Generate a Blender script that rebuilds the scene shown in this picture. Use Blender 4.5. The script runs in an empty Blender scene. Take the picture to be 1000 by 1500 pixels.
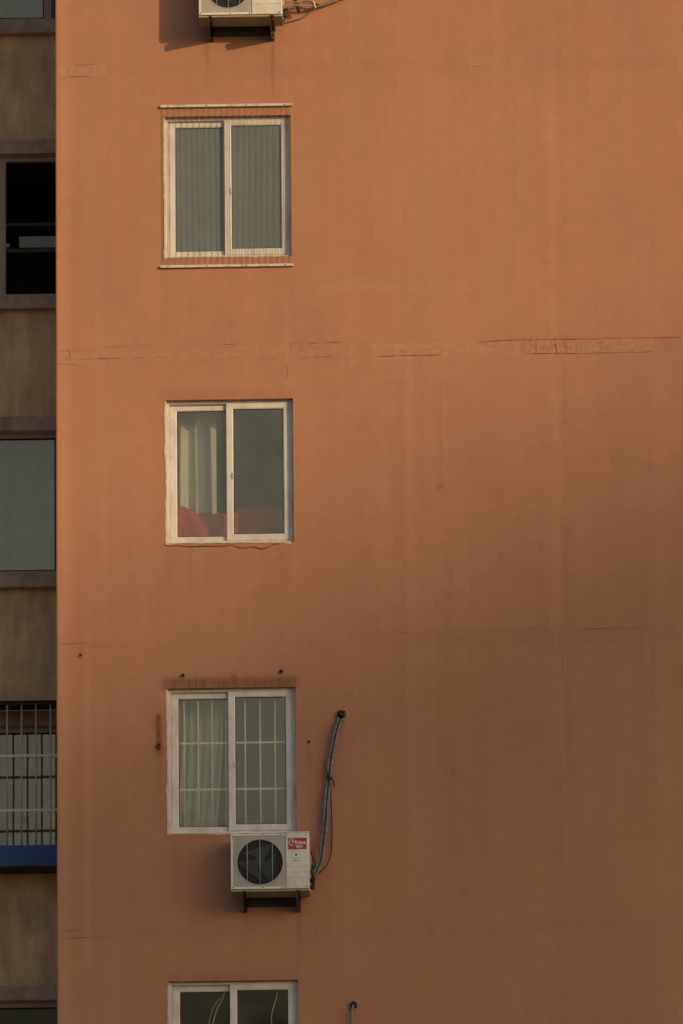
import bpy, bmesh, math, random
import numpy as np
from mathutils import Vector, Matrix

# ------------------------------------------------------------------ camera, sky, sun, exposure
SC = bpy.context.scene
COL = SC.collection
R = math.radians
Z0 = 23.3099                      # height of the second-storey-from-top window head above the street
CAM = Vector((2.9957, -75.4075, 1.6))
YAW, PITCH, ROLL, FPX = -0.0177, 0.2317, -0.0100, 12000.0
_F = Vector((math.sin(YAW)*math.cos(PITCH), math.cos(YAW)*math.cos(PITCH), math.sin(PITCH)))
_R = Vector((math.cos(YAW), -math.sin(YAW), 0))
_U = _R.cross(_F)
RR = _R*math.cos(ROLL) + _U*math.sin(ROLL)
UU = -_R*math.sin(ROLL) + _U*math.cos(ROLL)
cd = bpy.data.cameras.new('camera'); cam = bpy.data.objects.new('camera', cd); COL.objects.link(cam)
cd.sensor_fit = 'HORIZONTAL'; cd.sensor_width = 36.0; cd.lens = 36.0*FPX/1000.0
cd.clip_start = 0.5; cd.clip_end = 3000
M4 = Matrix((RR, UU, -_F)).transposed().to_4x4(); M4.translation = CAM
cam.matrix_world = M4
SC.camera = cam

SUN = Vector((0.95, -1.0, 0.325)).normalized()       # towards the sun
EL = math.asin(SUN.z)
world = bpy.data.worlds.new('World'); SC.world = world; world.use_nodes = True
nt = world.node_tree
bg = nt.nodes['Background']
sky = nt.nodes.new('ShaderNodeTexSky'); sky.sky_type = 'NISHITA'; sky.sun_disc = False
sky.sun_elevation = EL; sky.sun_rotation = math.atan2(SUN.x, SUN.y)
sky.air_density = 1.0; sky.dust_density = 1.25; sky.ozone_density = 1.0; sky.altitude = 0
nt.links.new(sky.outputs[0], bg.inputs[0]); bg.inputs[1].default_value = 0.118
sl = bpy.data.lights.new('sun', 'SUN'); so = bpy.data.objects.new('sun', sl); COL.objects.link(so)
sl.energy = 2.4; sl.angle = R(0.6); sl.color = (1.0, 0.725, 0.37)
so.rotation_euler = SUN.to_track_quat('Z', 'Y').to_euler()
so.location = (60, -60, 60)
SC.view_settings.view_transform = 'Standard'; SC.view_settings.look = 'None'
SC.view_settings.exposure = -0.06; SC.view_settings.gamma = 1.0
SC.view_settings.use_curve_mapping = False
SC.cycles.max_bounces = 8; SC.cycles.transparent_max_bounces = 16

def at(px, py, Y=0.0):
    """point on the plane y = Y (the wall, or a plane in front of / behind it) seen at a pixel of the photograph"""
    d = _F + RR*((px-500)/FPX) - UU*((py-750)/FPX)
    return CAM + d*((Y-CAM.y)/d.y)

# ------------------------------------------------------------------ materials
MAT = {}
def S(c):                          # sRGB 0-255 -> linear
    return tuple(((v/255)/12.92 if v/255 <= .04045 else ((v/255+.055)/1.055)**2.4) for v in c)
class NB:
    def __init__(s, name, rough=0.6, spec=0.3, metal=0.0):
        s.m = bpy.data.materials.new(name); s.m.use_nodes = True; s.t = s.m.node_tree
        s.b = s.t.nodes['Principled BSDF']
        s.b.inputs['Roughness'].default_value = rough
        s.b.inputs['Specular IOR Level'].default_value = spec
        s.b.inputs['Metallic'].default_value = metal
        s.co = s.t.nodes.new('ShaderNodeTexCoord').outputs['Object']
        MAT[name] = s.m
    def L(s, a, b): s.t.links.new(a, b)
    def noise(s, scale, detail=3, sc=(1, 1, 1), off=(0, 0, 0), rough=.55):
        mp = s.t.nodes.new('ShaderNodeMapping'); mp.inputs['Scale'].default_value = sc; mp.inputs['Location'].default_value = off
        s.L(s.co, mp.inputs[0])
        n = s.t.nodes.new('ShaderNodeTexNoise'); n.inputs['Scale'].default_value = scale
        n.inputs['Detail'].default_value = detail; n.inputs['Roughness'].default_value = rough
        s.L(mp.outputs[0], n.inputs['Vector']); return n.outputs['Fac']
    def ramp(s, v, a, b, lo=0.0, hi=1.0):
        n = s.t.nodes.new('ShaderNodeMapRange'); n.inputs[1].default_value = a; n.inputs[2].default_value = b
        n.inputs[3].default_value = lo; n.inputs[4].default_value = hi; s.L(v, n.inputs[0]); return n.outputs[0]
    def math(s, op, a, b):
        n = s.t.nodes.new('ShaderNodeMath'); n.operation = op
        for i, v in enumerate((a, b)):
            if isinstance(v, (int, float)): n.inputs[i].default_value = v
            else: s.L(v, n.inputs[i])
        return n.outputs[0]
    def mix(s, fac, a, b, mode='MIX'):
        n = s.t.nodes.new('ShaderNodeMix'); n.data_type = 'RGBA'; n.blend_type = mode
        for k, v in ((0, fac), (6, a), (7, b)):
            if isinstance(v, (int, float)): n.inputs[k].default_value = v
            elif isinstance(v, tuple): n.inputs[k].default_value = (*v, 1)
            else: s.L(v, n.inputs[k])
        return n.outputs[2]
    def bri(s, col, fac):          # multiply a colour by a scalar
        n = s.t.nodes.new('ShaderNodeVectorMath'); n.operation = 'SCALE'
        if isinstance(col, tuple): n.inputs[0].default_value = col
        else: s.L(col, n.inputs[0])
        s.L(fac, n.inputs['Scale']); return n.outputs[0]
    def color(s, c):
        if isinstance(c, tuple): s.b.inputs['Base Color'].default_value = (*c, 1)
        else: s.L(c, s.b.inputs['Base Color'])
    def bump(s, h, strength=.3, dist=.005):
        n = s.t.nodes.new('ShaderNodeBump'); n.inputs['Strength'].default_value = strength
        n.inputs['Distance'].default_value = dist; s.L(h, n.inputs['Height']); s.L(n.outputs[0], s.b.inputs['Normal'])

def simple(name, c, rough=.6, spec=.3, metal=0.0, var=.12, scale=25, dirt=None, dscale=5, damt=.5):
    b = NB(name, rough, spec, metal)
    col = b.bri(c, b.ramp(b.noise(scale, 4), .25, .75, 1-var, 1+var))
    if dirt: col = b.mix(b.ramp(b.noise(dscale, 5, (1, 1, .6)), .5, .75, 0, damt), col, dirt)
    b.color(col); return b

# orange painted render with rain streaks, joint wear and stains (wear attribute: r grime, g pale patch, b rust)
b = NB('orange_render', .92, .15)
ORANGE = (.458, .213, .124)
big = b.noise(.55, 4); st1 = b.noise(1, 5, (7, 1, .22)); st2 = b.noise(1, 5, (34, 1, .5), (3, 0, 1), .65); gr = b.noise(95, 4, rough=.7)
mott = b.noise(6, 6, rough=.65)
f = b.math('ADD', b.ramp(big, .3, .7, -.05, .05), b.ramp(st1, .3, .7, -.045, .045))
f = b.math('ADD', f, b.ramp(st2, .3, .7, -.022, .022))
f = b.math('ADD', f, b.ramp(gr, .3, .7, -.08, .08))
f = b.math('ADD', f, b.ramp(mott, .3, .7, -.05, .05))
f = b.math('ADD', f, 1.0)
col = b.bri(ORANGE, f)
col = b.mix(b.ramp(b.noise(1, 4, (3.1, 1, .3), (9, 0, 4)), .5, .72, 0, .30), col, (.44, .228, .132))
col = b.mix(b.ramp(b.noise(1, 3, (1.3, 1, .8), (2, 0, 8)), .45, .65, 0, .35), col, (.465, .206, .118))
at_ = b.t.nodes.new('ShaderNodeAttribute'); at_.attribute_name = 'wear'
sp = b.t.nodes.new('ShaderNodeSeparateColor'); b.L(at_.outputs['Color'], sp.inputs[0])
brk = b.ramp(b.noise(28, 5, (1, 1, .7), rough=.7), .30, .62, .35, 1.15)
brs = b.ramp(b.noise(1, 5, (45, 1, 1.4), (1, 0, 7)), .30, .68, .3, 1.1)
col = b.mix(b.math('MULTIPLY', sp.outputs[0], brs), col, (.085, .050, .034))
blob = b.ramp(b.noise(17, 5, (1, 1, 1.2), (5, 0, 2), .65), .42, .64, 0, 1.0)
col = b.mix(b.math('MULTIPLY', sp.outputs[1], blob), col, (.485, .265, .150))
col = b.bri(col, b.ramp(at_.outputs['Alpha'], 0, 1, 1.0, 1.16))
col = b.mix(b.math('MULTIPLY', sp.outputs[2], brk), col, (.20, .070, .022))
b.color(col)
h = b.math('ADD', b.math('MULTIPLY', gr, .5), b.math('MULTIPLY', mott, 1.6))
b.bump(h, .55, .004)

# tan render of the wing
b = NB('tan_render', .92, .15)
f = b.math('ADD', b.ramp(b.noise(3.0, 5, (1, 1, .8)), .3, .7, -.22, .22), b.ramp(b.noise(70, 4), .3, .7, -.06, .06))
col = b.bri((.74, .480, .245), b.math('ADD', f, 1.0))
col = b.mix(b.ramp(b.noise(1, 5, (7, 1, 1.6), (4, 0, 2), .6), .42, .72, 0, .75), col, (.42, .26, .18))
b.color(col); b.bump(b.noise(60, 4), .3, .004)
simple('mauve_trim', (.45, .305, .225), .9, .15, var=.2, scale=14, dirt=(.24, .15, .105), dscale=5, damt=.8)
simple('plastic_white', (.69, .63, .585), .45, .4, var=.06, scale=18, dirt=(.34, .24, .17), dscale=7, damt=.45)
simple('sealant_white', (.60, .48, .37), .8, .2, var=.2, scale=60, dirt=(.38, .18, .09), dscale=16, damt=.9)
simple('gasket_black', (.018, .016, .016), .7)
simple('mauve_frame', (.43, .295, .22), .6, .3, var=.12)
simple('cream_rail', (.68, .58, .49), .5, .35, var=.08, dirt=(.30, .2, .13), dscale=9, damt=.6)
simple('wire_steel', (.24, .20, .16), .75, .2)
simple('bar_paint', (.86, .86, .68), .45, .4, var=.06)
simple('bar_steel', (.66, .52, .43), .5, .4, .3, var=.2)
simple('rail_pale', (.85, .80, .70), .5, .4, var=.12, scale=30)
simple('dark_steel', (.05, .042, .038), .7, .3, .2, var=.3, dirt=(.13, .055, .025), dscale=20, damt=.6)
simple('bracket_steel', (.10, .075, .055), .7, .3, .2, var=.3, dirt=(.16, .07, .03), dscale=20, damt=.7)
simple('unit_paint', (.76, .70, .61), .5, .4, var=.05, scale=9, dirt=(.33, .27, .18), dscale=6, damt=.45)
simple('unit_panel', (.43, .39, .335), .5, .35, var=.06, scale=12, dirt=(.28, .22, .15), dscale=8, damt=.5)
simple('unit_base', (.33, .31, .18), .6, .3, var=.2, scale=16)
simple('coil_dark', (.022, .021, .02), .7, .3, var=.3, scale=40)
simple('fan_plastic', (.034, .034, .033), .45, .4, var=.1)
simple('guard_wire', (.44, .41, .37), .4, .4)
simple('logo_red', (.40, .045, .02), .5, .35, var=.06)
simple('print_white', (.80, .78, .72), .6)
simple('print_blue', (.10, .19, .36), .6)
simple('print_grey', (.36, .35, .33), .6)
simple('foil_wrap', (.21, .185, .165), .55, .4, .1, var=.35, scale=40, dirt=(.07, .06, .055), dscale=25, damt=.8)
simple('rubber_black', (.028, .025, .023), .6, .3, var=.3)
simple('copper_brown', (.24, .15, .10), .6)
simple('rust', (.10, .04, .02), .9, var=.4)
simple('crack_line', (.16, .078, .046), 1, .0, var=.3, scale=30)
simple('blue_sheet', (.042, .088, .27), .5, .4, var=.12, dirt=(.03, .05, .13), damt=.5)
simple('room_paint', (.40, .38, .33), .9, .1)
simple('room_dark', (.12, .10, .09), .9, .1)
simple('wood_brown', (.16, .10, .075), .7)
simple('box_grey', (.55, .56, .53), .8)
simple('reflection_cream', (.85, .66, .42), .7)
simple('paving', (.24, .225, .205), .95, .2, var=.15, scale=2)
simple('far_wall', (.42, .36, .30), .9, .2, var=.08, scale=.4)
simple('far_dark', (.56, .53, .43), .9, .2, var=.08, scale=.4)
simple('far_glass', (.04, .05, .055), .15, .5)
simple('roof_grey', (.2, .2, .19), .95)
def cloth(name, c, trans=.35):
    b = NB(name, .95, .1)
    b.color(b.bri(c, b.ramp(b.noise(1, 4, (30, 30, 2)), .3, .7, .88, 1.08)))
    tr = b.t.nodes.new('ShaderNodeBsdfTranslucent'); tr.inputs[0].default_value = (*c, 1)
    mx = b.t.nodes.new('ShaderNodeMixShader'); mx.inputs[0].default_value = trans
    out = b.t.nodes['Material Output']
    b.L(b.b.outputs[0], mx.inputs[1]); b.L(tr.outputs[0], mx.inputs[2]); b.L(mx.outputs[0], out.inputs[0])
cloth('curtain_cream', (.86, .88, .90))
cloth('curtain_white', (.70, .69, .63))
cloth('curtain_green', (.36, .38, .33))
cloth('curtain_grey', (.26, .26, .22))
cloth('quilt_red', (.58, .065, .045), .1)
def glass(name, tint, ior, film=(.42, .38, .31), f0=.015, f1=.07):
    m = bpy.data.materials.new(name); m.use_nodes = True; t = m.node_tree; t.nodes.clear(); MAT[name] = m
    o = t.nodes.new('ShaderNodeOutputMaterial'); mx = t.nodes.new('ShaderNodeMixShader')
    fr = t.nodes.new('ShaderNodeFresnel'); ge = t.nodes.new('ShaderNodeNewGeometry'); mi = t.nodes.new('ShaderNodeMapRange')
    mi.inputs[3].default_value = ior; mi.inputs[4].default_value = 1/ior
    t.links.new(ge.outputs['Backfacing'], mi.inputs[0]); t.links.new(mi.outputs[0], fr.inputs[0])
    tp = t.nodes.new('ShaderNodeBsdfTransparent'); tp.inputs[0].default_value = (*tint, 1)
    gl = t.nodes.new('ShaderNodeBsdfGlossy'); gl.inputs['Roughness'].default_value = .03; gl.inputs['Color'].default_value = (1.0, .80, .55, 1)
    tc = t.nodes.new('ShaderNodeTexCoord'); nz = t.nodes.new('ShaderNodeTexNoise'); nz.inputs['Scale'].default_value = 2.2
    t.links.new(tc.outputs['Object'], nz.inputs['Vector'])
    bp = t.nodes.new('ShaderNodeBump'); bp.inputs['Strength'].default_value = .12; bp.inputs['Distance'].default_value = .01
    t.links.new(nz.outputs['Fac'], bp.inputs['Height']); t.links.new(bp.outputs[0], gl.inputs['Normal'])
    # a film of street dust on the outside
    df = t.nodes.new('ShaderNodeBsdfDiffuse'); df.inputs[0].default_value = (*film, 1)
    m2 = t.nodes.new('ShaderNodeMixShader'); n2 = t.nodes.new('ShaderNodeTexNoise'); n2.inputs['Scale'].default_value = 5
    n2.inputs['Detail'].default_value = 6
    t.links.new(tc.outputs['Object'], n2.inputs['Vector'])
    mr = t.nodes.new('ShaderNodeMapRange'); mr.inputs[1].default_value = .3; mr.inputs[2].default_value = .75
    mr.inputs[3].default_value = f0; mr.inputs[4].default_value = f1
    t.links.new(n2.outputs['Fac'], mr.inputs[0]); t.links.new(mr.outputs[0], m2.inputs[0])
    t.links.new(fr.outputs[0], mx.inputs[0]); t.links.new(tp.outputs[0], mx.inputs[1]); t.links.new(gl.outputs[0], mx.inputs[2])
    t.links.new(mx.outputs[0], m2.inputs[1]); t.links.new(df.outputs[0], m2.inputs[2]); t.links.new(m2.outputs[0], o.inputs[0])
glass('window_glass', (.92, .92, .87), 1.93)
glass('hazy_glass', (.72, .75, .68), 1.8, (.355, .395, .41), .27, .34)

# ------------------------------------------------------------------ mesh helpers
class MB:
    def __init__(s): s.v = []; s.f = []; s.sm = []
    def add(s, vs, fs, smooth=False):
        o = len(s.v); s.v += [tuple(p) for p in vs]; s.f += [tuple(i+o for i in q) for q in fs]; s.sm += [smooth]*len(fs); return s
    def box(s, x0, x1, y0, y1, z0, z1, c=0.0):
        """box; c > 0 chamfers every edge"""
        if c <= 0:
            vs = [(x, y, z) for x in (x0, x1) for y in (y0, y1) for z in (z0, z1)]
            return s.add(vs, [(0, 1, 3, 2), (4, 6, 7, 5), (0, 4, 5, 1), (2, 3, 7, 6), (0, 2, 6, 4), (1, 5, 7, 3)])
        bm = bmesh.new(); bmesh.ops.create_cube(bm, size=1)
        for v in bm.verts: v.co = ((x0+x1)/2+v.co.x*(x1-x0), (y0+y1)/2+v.co.y*(y1-y0), (z0+z1)/2+v.co.z*(z1-z0))
        bmesh.ops.bevel(bm, geom=bm.edges[:], offset=c, segments=2, affect='EDGES', profile=.5)
        bm.verts.index_update()
        s.add([v.co[:] for v in bm.verts], [[v.index for v in q.verts] for q in bm.faces]); bm.free(); return s
    def tube(s, pts, r, n=8, cap=True):
        pts = [Vector(p) for p in pts]; rs = r if isinstance(r, (list, tuple)) else [r]*len(pts)
        vs = []; up = None
        for i, p in enumerate(pts):
            t = (pts[min(i+1, len(pts)-1)]-pts[max(i-1, 0)]).normalized()
            if up is None:
                up = Vector((0, 0, 1)) if abs(t.z) < .9 else Vector((0, 1, 0))
            a = t.cross(up).normalized(); up = a.cross(t).normalized()
            for k in range(n):
                q = 2*math.pi*k/n; vs.append(p + (a*math.cos(q)+up*math.sin(q))*rs[i])
        fs = [(i*n+k, i*n+(k+1) % n, (i+1)*n+(k+1) % n, (i+1)*n+k) for i in range(len(pts)-1) for k in range(n)]
        if cap: fs += [tuple(range(n)), tuple(range((len(pts)-1)*n, len(pts)*n))[::-1]]
        return s.add(vs, fs, True)
    def build(s, name, mat, parent=None, loc=None):
        me = bpy.data.meshes.new(name); me.from_pydata(s.v, [], s.f)
        me.polygons.foreach_set('use_smooth', s.sm); me.materials.append(MAT[mat])
        bm = bmesh.new(); bm.from_mesh(me); bmesh.ops.recalc_face_normals(bm, faces=bm.faces); bm.to_mesh(me); bm.free()
        o = bpy.data.objects.new(name, me); COL.objects.link(o); o.parent = parent
        if loc is not None: o.location = loc
        return o
def tag(o, label=None, cat=None, group=None, kind=None):
    for k, v in (('label', label), ('category', cat), ('group', group), ('kind', kind)):
        if v: o[k] = v
    return o
def empty(name, loc, label, cat, group=None):
    o = bpy.data.objects.new(name, None); COL.objects.link(o); o.location = loc; o.empty_display_size = .2
    return tag(o, label, cat, group)
def copy_child(src, parent, loc=None):
    o = src.copy(); COL.objects.link(o); o.parent = parent
    if loc is not None: o.location = loc
    for ch in [c for c in src.children]: copy_child(ch, o)
    return o
def smooth_path(pts, n=6):
    """Catmull-Rom through points"""
    P = [Vector(p) for p in pts]; P = [P[0]*2-P[1]] + P + [P[-1]*2-P[-2]]; out = []
    for i in range(1, len(P)-2):
        for k in range(n):
            t = k/n
            out.append(.5*((2*P[i]) + (P[i+1]-P[i-1])*t + (2*P[i-1]-5*P[i]+4*P[i+1]-P[i+2])*t*t + (3*P[i]-P[i-1]-3*P[i+1]+P[i+2])*t**3))
    out.append(P[-2]); return out
rnd = random.Random(7)

# ------------------------------------------------------------------ ground and the town behind the camera
g = MB().add([(-900, -900, 0), (900, -900, 0), (900, 900, 0), (-900, 900, 0)], [(0, 1, 2, 3)]).build('ground', 'paving')
tag(g, kind='structure')

def far_block(name, x0, x1, y0, y1, h, mat, label, faces):
    e = empty(name, ((x0+x1)/2, (y0+y1)/2, 0), label, 'building', 'far apartment buildings across the street')
    w, d = (x1-x0)/2, (y1-y0)/2
    MB().box(-w, w, -d, d, 0, h).build('wall', mat, e)
    m = MB().box(-w-.15, w+.15, -d-.15, d+.15, h+.005, h+.35)
    m.build('roof', 'roof_grey', e)
    first = None
    for fc in faces:
        L = w if fc in '+y' else d
        n = int(2*L//4)
        for k in range(1, int(h//3)):
            for i in range(n):
                u = -L + (i+.5)*2*L/n
                if fc == '+y': loc, rz = (u, d+.01, k*3+.9), 0
                else: loc, rz = (-w-.01, u, k*3+.9), math.pi/2
                if first is None:
                    first = MB().box(-.8, .8, -.03, .03, 0, 1.5).build('window', 'far_glass', e); o = first
                else:
                    o = first.copy(); COL.objects.link(o); o.parent = e
                o.location = loc; o.rotation_euler = (0, 0, rz)
    return e

# the tall slab whose soft shadow climbs the wall, about 200 m away towards the sun
SH = at(1000, 650)                     # half-shadow point on the right
SH2 = at(100, 1020)                    # and on the left
Ly = -215.0
kx, kz = -SUN.x/SUN.y, -SUN.z/SUN.y    # shift per metre in front of the wall
# the roof edge runs away from the wall: near end casts the point SH (continued 3 m to the right)
slope = (SH.z-SH2.z)/(SH.x-SH2.x)
xe = SH.x + 3.0; ze = SH.z + slope*3.0
TX, TH = xe - kx*Ly, ze - kz*Ly
rot = math.atan2(-(kz/slope-kx), 1.0)     # turn that gives the shadow edge its slope
tw = far_block('shade_tower', -15, 15, -20, 20, TH, 'far_wall', 'tall pale apartment tower standing towards the low sun', ['-x', '+y'])
Rz = Matrix.Rotation(rot, 4, 'Z'); cnr = Rz @ Vector((-15.15, 20.15, 0))
tw.rotation_euler = (0, 0, rot); tw.location = (TX-cnr.x, Ly-cnr.y, 0)
tw.children[1].location.z = -.355
far_block('opposite_block', -34, 3, -172, -156, 46.5, 'far_dark', 'grey-brown apartment block facing the orange wall', ['+y'])

# ------------------------------------------------------------------ orange block
WW, WH = 1.2154, 1.4
XL = -1.0377                            # left corner of the orange gable
RD = 2.0                                # how far the tan wing stands back
WZ = [2.8, 0.0, -2.8, -5.6, -8.4]       # window heads, storey by storey
bld = empty('apartment_building', (5.0, 5.0, 0), 'orange rendered apartment block with a blank gable and one column of windows', 'building')
def BP(o):                              # parent a world-placed mesh to the building
    o.parent = bld; o.location = (-5.0, -5.0, 0); return o

dx, dz = WW/61, .02
xs = [XL, XL+.008] + [i*dx for i in range(-51, 262)] + [5.6, 6.5, 8, 10, 12.5]
zs = [-Z0, -19, -15, -12, -11] + [round(-10.5+i*dz, 4) for i in range(0, 696)] + [3.6, 4.6, 6.0]
xs = np.array(xs); zs = np.array(zs)
nx, nz = len(xs), len(zs)
X, Zg = np.meshgrid(xs, zs)             # (nz, nx)
Y = np.zeros_like(X); Y[:, 0] = .008    # softened arris at the corner
# gentle unevenness of the render
Y += .003*np.sin(X*1.9+.6*np.sin(Zg*1.3))*np.sin(Zg*1.1+.5) + .0012*np.sin(X*7.1+Zg*3.3)
co = np.stack([X, Y, Zg+Z0], -1).reshape(-1, 3)
cx = (xs[:-1]+xs[1:])/2; cz = (zs[:-1]+zs[1:])/2
CX, CZ = np.meshgrid(cx, cz); hole = np.zeros_like(CX, bool)
for wz in WZ: hole |= (CX > 0) & (CX < WW) & (CZ < wz) & (CZ > wz-WH)
ii = np.arange(nz*nx).reshape(nz, nx)
q = np.stack([ii[:-1, :-1], ii[:-1, 1:], ii[1:, 1:], ii[1:, :-1]], -1)[~hole]
me = bpy.data.meshes.new('wall')
# reveals of the window openings, side, back and roof of the block
ev, ef = [], []
def quad(a, b_, c, d):
    o = len(ev); ev.extend([a, b_, c, d]); ef.append((o, o+1, o+2, o+3))
for wz in WZ:
    t, bt = wz+Z0, wz-WH+Z0; y0, y1 = 0.0, .24
    quad((0, y0, bt), (0, y0, t), (0, y1, t), (0, y1, bt))
    quad((WW, y0, bt), (WW, y1, bt), (WW, y1, t), (WW, y0, t))
    quad((0, y0, t), (WW, y0, t), (WW, y1, t), (0, y1, t))
    quad((0, y0, bt), (0, y1, bt), (WW, y1, bt), (WW, y0, bt))
T = 6.0+Z0
quad((XL, .008, 0), (XL, 11, 0), (XL, 11, T), (XL, .008, T))
quad((12.5, 0, 0), (12.5, 0, T), (12.5, 11, T), (12.5, 11, 0))
quad((XL, 11, 0), (12.5, 11, 0), (12.5, 11, T), (XL, 11, T))
quad((XL, .008, T), (12.5, 0, T), (12.5, 11, T), (XL, 11, T))
n0 = len(co)
verts = np.concatenate([co, np.array(ev)]); faces = np.concatenate([q, np.array(ef)+n0])
me.vertices.add(len(verts)); me.vertices.foreach_set('co', verts.ravel().astype(np.float32))
me.loops.add(faces.size); me.loops.foreach_set('vertex_index', faces.ravel().astype(np.int32))
me.polygons.add(len(faces)); me.polygons.foreach_set('loop_start', (np.arange(len(faces))*4).astype(np.int32))
me.update(); me.validate()
# ---- wear painted by place: grime, pale patches, rust
gx, gz = X.ravel(), Zg.ravel()
dirt = np.zeros_like(gx); pale = np.zeros_like(gx); rust = np.zeros_like(gx); fade = np.zeros_like(gx)
def loc2(px, py): p = at(px, py); return p.x, p.z-Z0
def soft(d, w): return np.clip(1-d/w, 0, 1)**1.4
def rect(arr, x0, y0, x1, y1, amt, fx=6, fy=6, fade=None):
    """soft-edged patch between two photo pixels; fade='down' weakens towards the bottom"""
    ax, az = loc2(x0, y0); bx, bz = loc2(x1, y1); fx /= 155; fy /= 151
    m = np.clip((gx-ax)/fx+.5, 0, 1)*np.clip((bx-gx)/fx+.5, 0, 1)*np.clip((az-gz)/fy+.5, 0, 1)*np.clip((gz-bz)/fy+.5, 0, 1)
    if fade == 'down': m = m*np.clip((gz-bz)/(az-bz), 0, 1)
    arr[:] = np.maximum(arr, m*amt)
def slantband(arr, pts, half, amt):
    """horizontal band following photo points (x, y)"""
    P = np.array([loc2(*p) for p in pts]); zc = np.interp(gx, P[:, 0], P[:, 1])
    m = np.clip((half/151-np.abs(gz-zc))/.02+.5, 0, 1)*(gx > P[0, 0])*(gx < P[-1, 0])
    arr[:] = np.maximum(arr, m*amt)
# storey joints
slantband(pale, [(84, 104), (160, 102)], 9, .8)
slantband(pale, [(690, 93), (765, 91)], 8, .6)
slantband(pale, [(84, 526), (300, 515), (520, 512)], 9, .5)
slantband(pale, [(545, 514), (700, 511), (960, 505)], 12, .9)
slantband(pale, [(462, 428), (520, 416), (590, 421)], 9, .75); slantband(pale, [(600, 424), (650, 418)], 4, .5)
slantband(dirt, [(84, 106), (990, 90)], 9, .05); slantband(dirt, [(84, 941), (990, 926)], 10, .07); slantband(dirt, [(84, 1371), (990, 1355)], 9, .06)
slantband(pale, [(84, 940), (380, 934), (520, 931)], 9, .45)
slantband(pale, [(585, 932), (990, 925)], 10, .25)
slantband(dirt, [(585, 936), (990, 929)], 11, .10)
slantband(dirt, [(84, 1372), (200, 1370)], 8, .07)
slantband(dirt, [(84, 526), (300, 515), (520, 512), (990, 503)], 14, .05)
# rain streaks from sills, brackets and window corners
for x0, y0, x1, y1, a in ((300, 64, 308, 150, .30), (396, 62, 402, 150, .42), (236, 396, 248, 520, .20), (425, 394, 434, 520, .16),
                          (243, 800, 256, 960, .14), (300, 802, 330, 900, .12), (385, 800, 425, 905, .12), (232, 1110, 238, 1290, .30),
                          (356, 1336, 362, 1440, .22), (434, 1336, 442, 1500, .34), (247, 1226, 262, 1330, .16), (330, 396, 345, 480, .10),
                          (448, 1090, 456, 1150, .16), (497, 1062, 505, 1200, .14), (798, 210, 806, 480, .10), (822, 530, 832, 760, .14),
                          (820, 760, 838, 1000, .20), (828, 1000, 842, 1400, .16), (573, 40, 580, 470, .07), (612, 640, 630, 900, .05)):
    rect(dirt, x0, y0, x1, y1, a, 7, 12, 'down')
# grime above and around openings
rect(dirt, 236, 993, 438, 1008, .62, 12, 8); rect(rust, 245, 996, 430, 1008, .25, 10, 6); rect(dirt, 232, 572, 430, 586, .16, 16, 12); rect(dirt, 246, 1424, 436, 1439, .16, 16, 12)
rect(dirt, 228, 1044, 238, 1112, .40, 5, 10); rect(rust, 229, 1046, 236, 1102, .85, 5, 8)
rect(rust, 338, 985, 346, 1006, .55, 6, 8); rect(rust, 262, 992, 272, 1006, .3, 6, 6); rect(rust, 449, 1100, 458, 1135, .35, 6, 10, 'down')
rect(pale, 245, 798, 430, 812, .35, 8, 8); rect(dirt, 240, 1222, 335, 1232, .22, 10, 8)
rect(fade, 593, 560, 612, 1300, .40, 5, 90); rect(fade, 624, 640, 640, 1150, .25, 6, 90); rect(fade, 800, 150, 828, 1100, .6, 16, 90); rect(fade, 580, 0, 590, 560, .3, 8, 60)
rect(fade, 955, 560, 1010, 1500, .35, 30, 60); rect(fade, 78, -20, 104, 1520, .75, 14, 10)
rect(dirt, 640, 708, 650, 716, .35, 6, 6); rect(dirt, 655, 1125, 668, 1135, .18, 8, 8); rect(dirt, 676, 1300, 690, 1312, .2, 8, 8)
rect(dirt, 335, 470, 344, 482, .25, 5, 5); rect(dirt, 116, 955, 121, 965, .6, 3, 4)
rs = random.Random(21)
for i in range(70):
    x0 = rs.choice((rs.uniform(470, 1000), rs.uniform(90, 1000), rs.gauss(610, 18), rs.gauss(818, 16), rs.gauss(960, 20)))
    y0 = rs.choice((rs.uniform(-60, 1300), 515, 930)); ln = rs.uniform(120, 620); wd = rs.uniform(2.5, 11)
    if 225 < x0 < 445: continue
    if rs.random() < .6: rect(fade, x0, y0, x0+wd, y0+ln, rs.uniform(.2, .55), 3.5, 60)
    else: rect(dirt, x0, y0, x0+wd*.8, y0+ln, rs.uniform(.03, .10), 3.5, 20, 'down')
for k_ in range(1, 5):                    # drips from the sills
    for i in range(9):
        p_ = Vector((rs.uniform(0, WW), 0, Z0+WZ[k_]-WH)); x_ = (p_.x)*155+243; y_ = (376, 798, 1222, 1650)[k_-1]
        rect(dirt, x_, y_, x_+rs.uniform(2, 6), y_+rs.uniform(30, 120), rs.uniform(.05, .16), 3, 6, 'down')
wear = np.zeros((len(verts), 4), np.float32); wear[:, 3] = 0
wear[:n0, 0] = dirt; wear[:n0, 1] = pale; wear[:n0, 2] = rust; wear[:n0, 3] = fade
ca = me.color_attributes.new('wear', 'FLOAT_COLOR', 'POINT'); ca.data.foreach_set('color', wear.ravel())
me.materials.append(MAT['orange_render'])
wall = bpy.data.objects.new('wall', me); COL.objects.link(wall); BP(wall)

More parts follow.
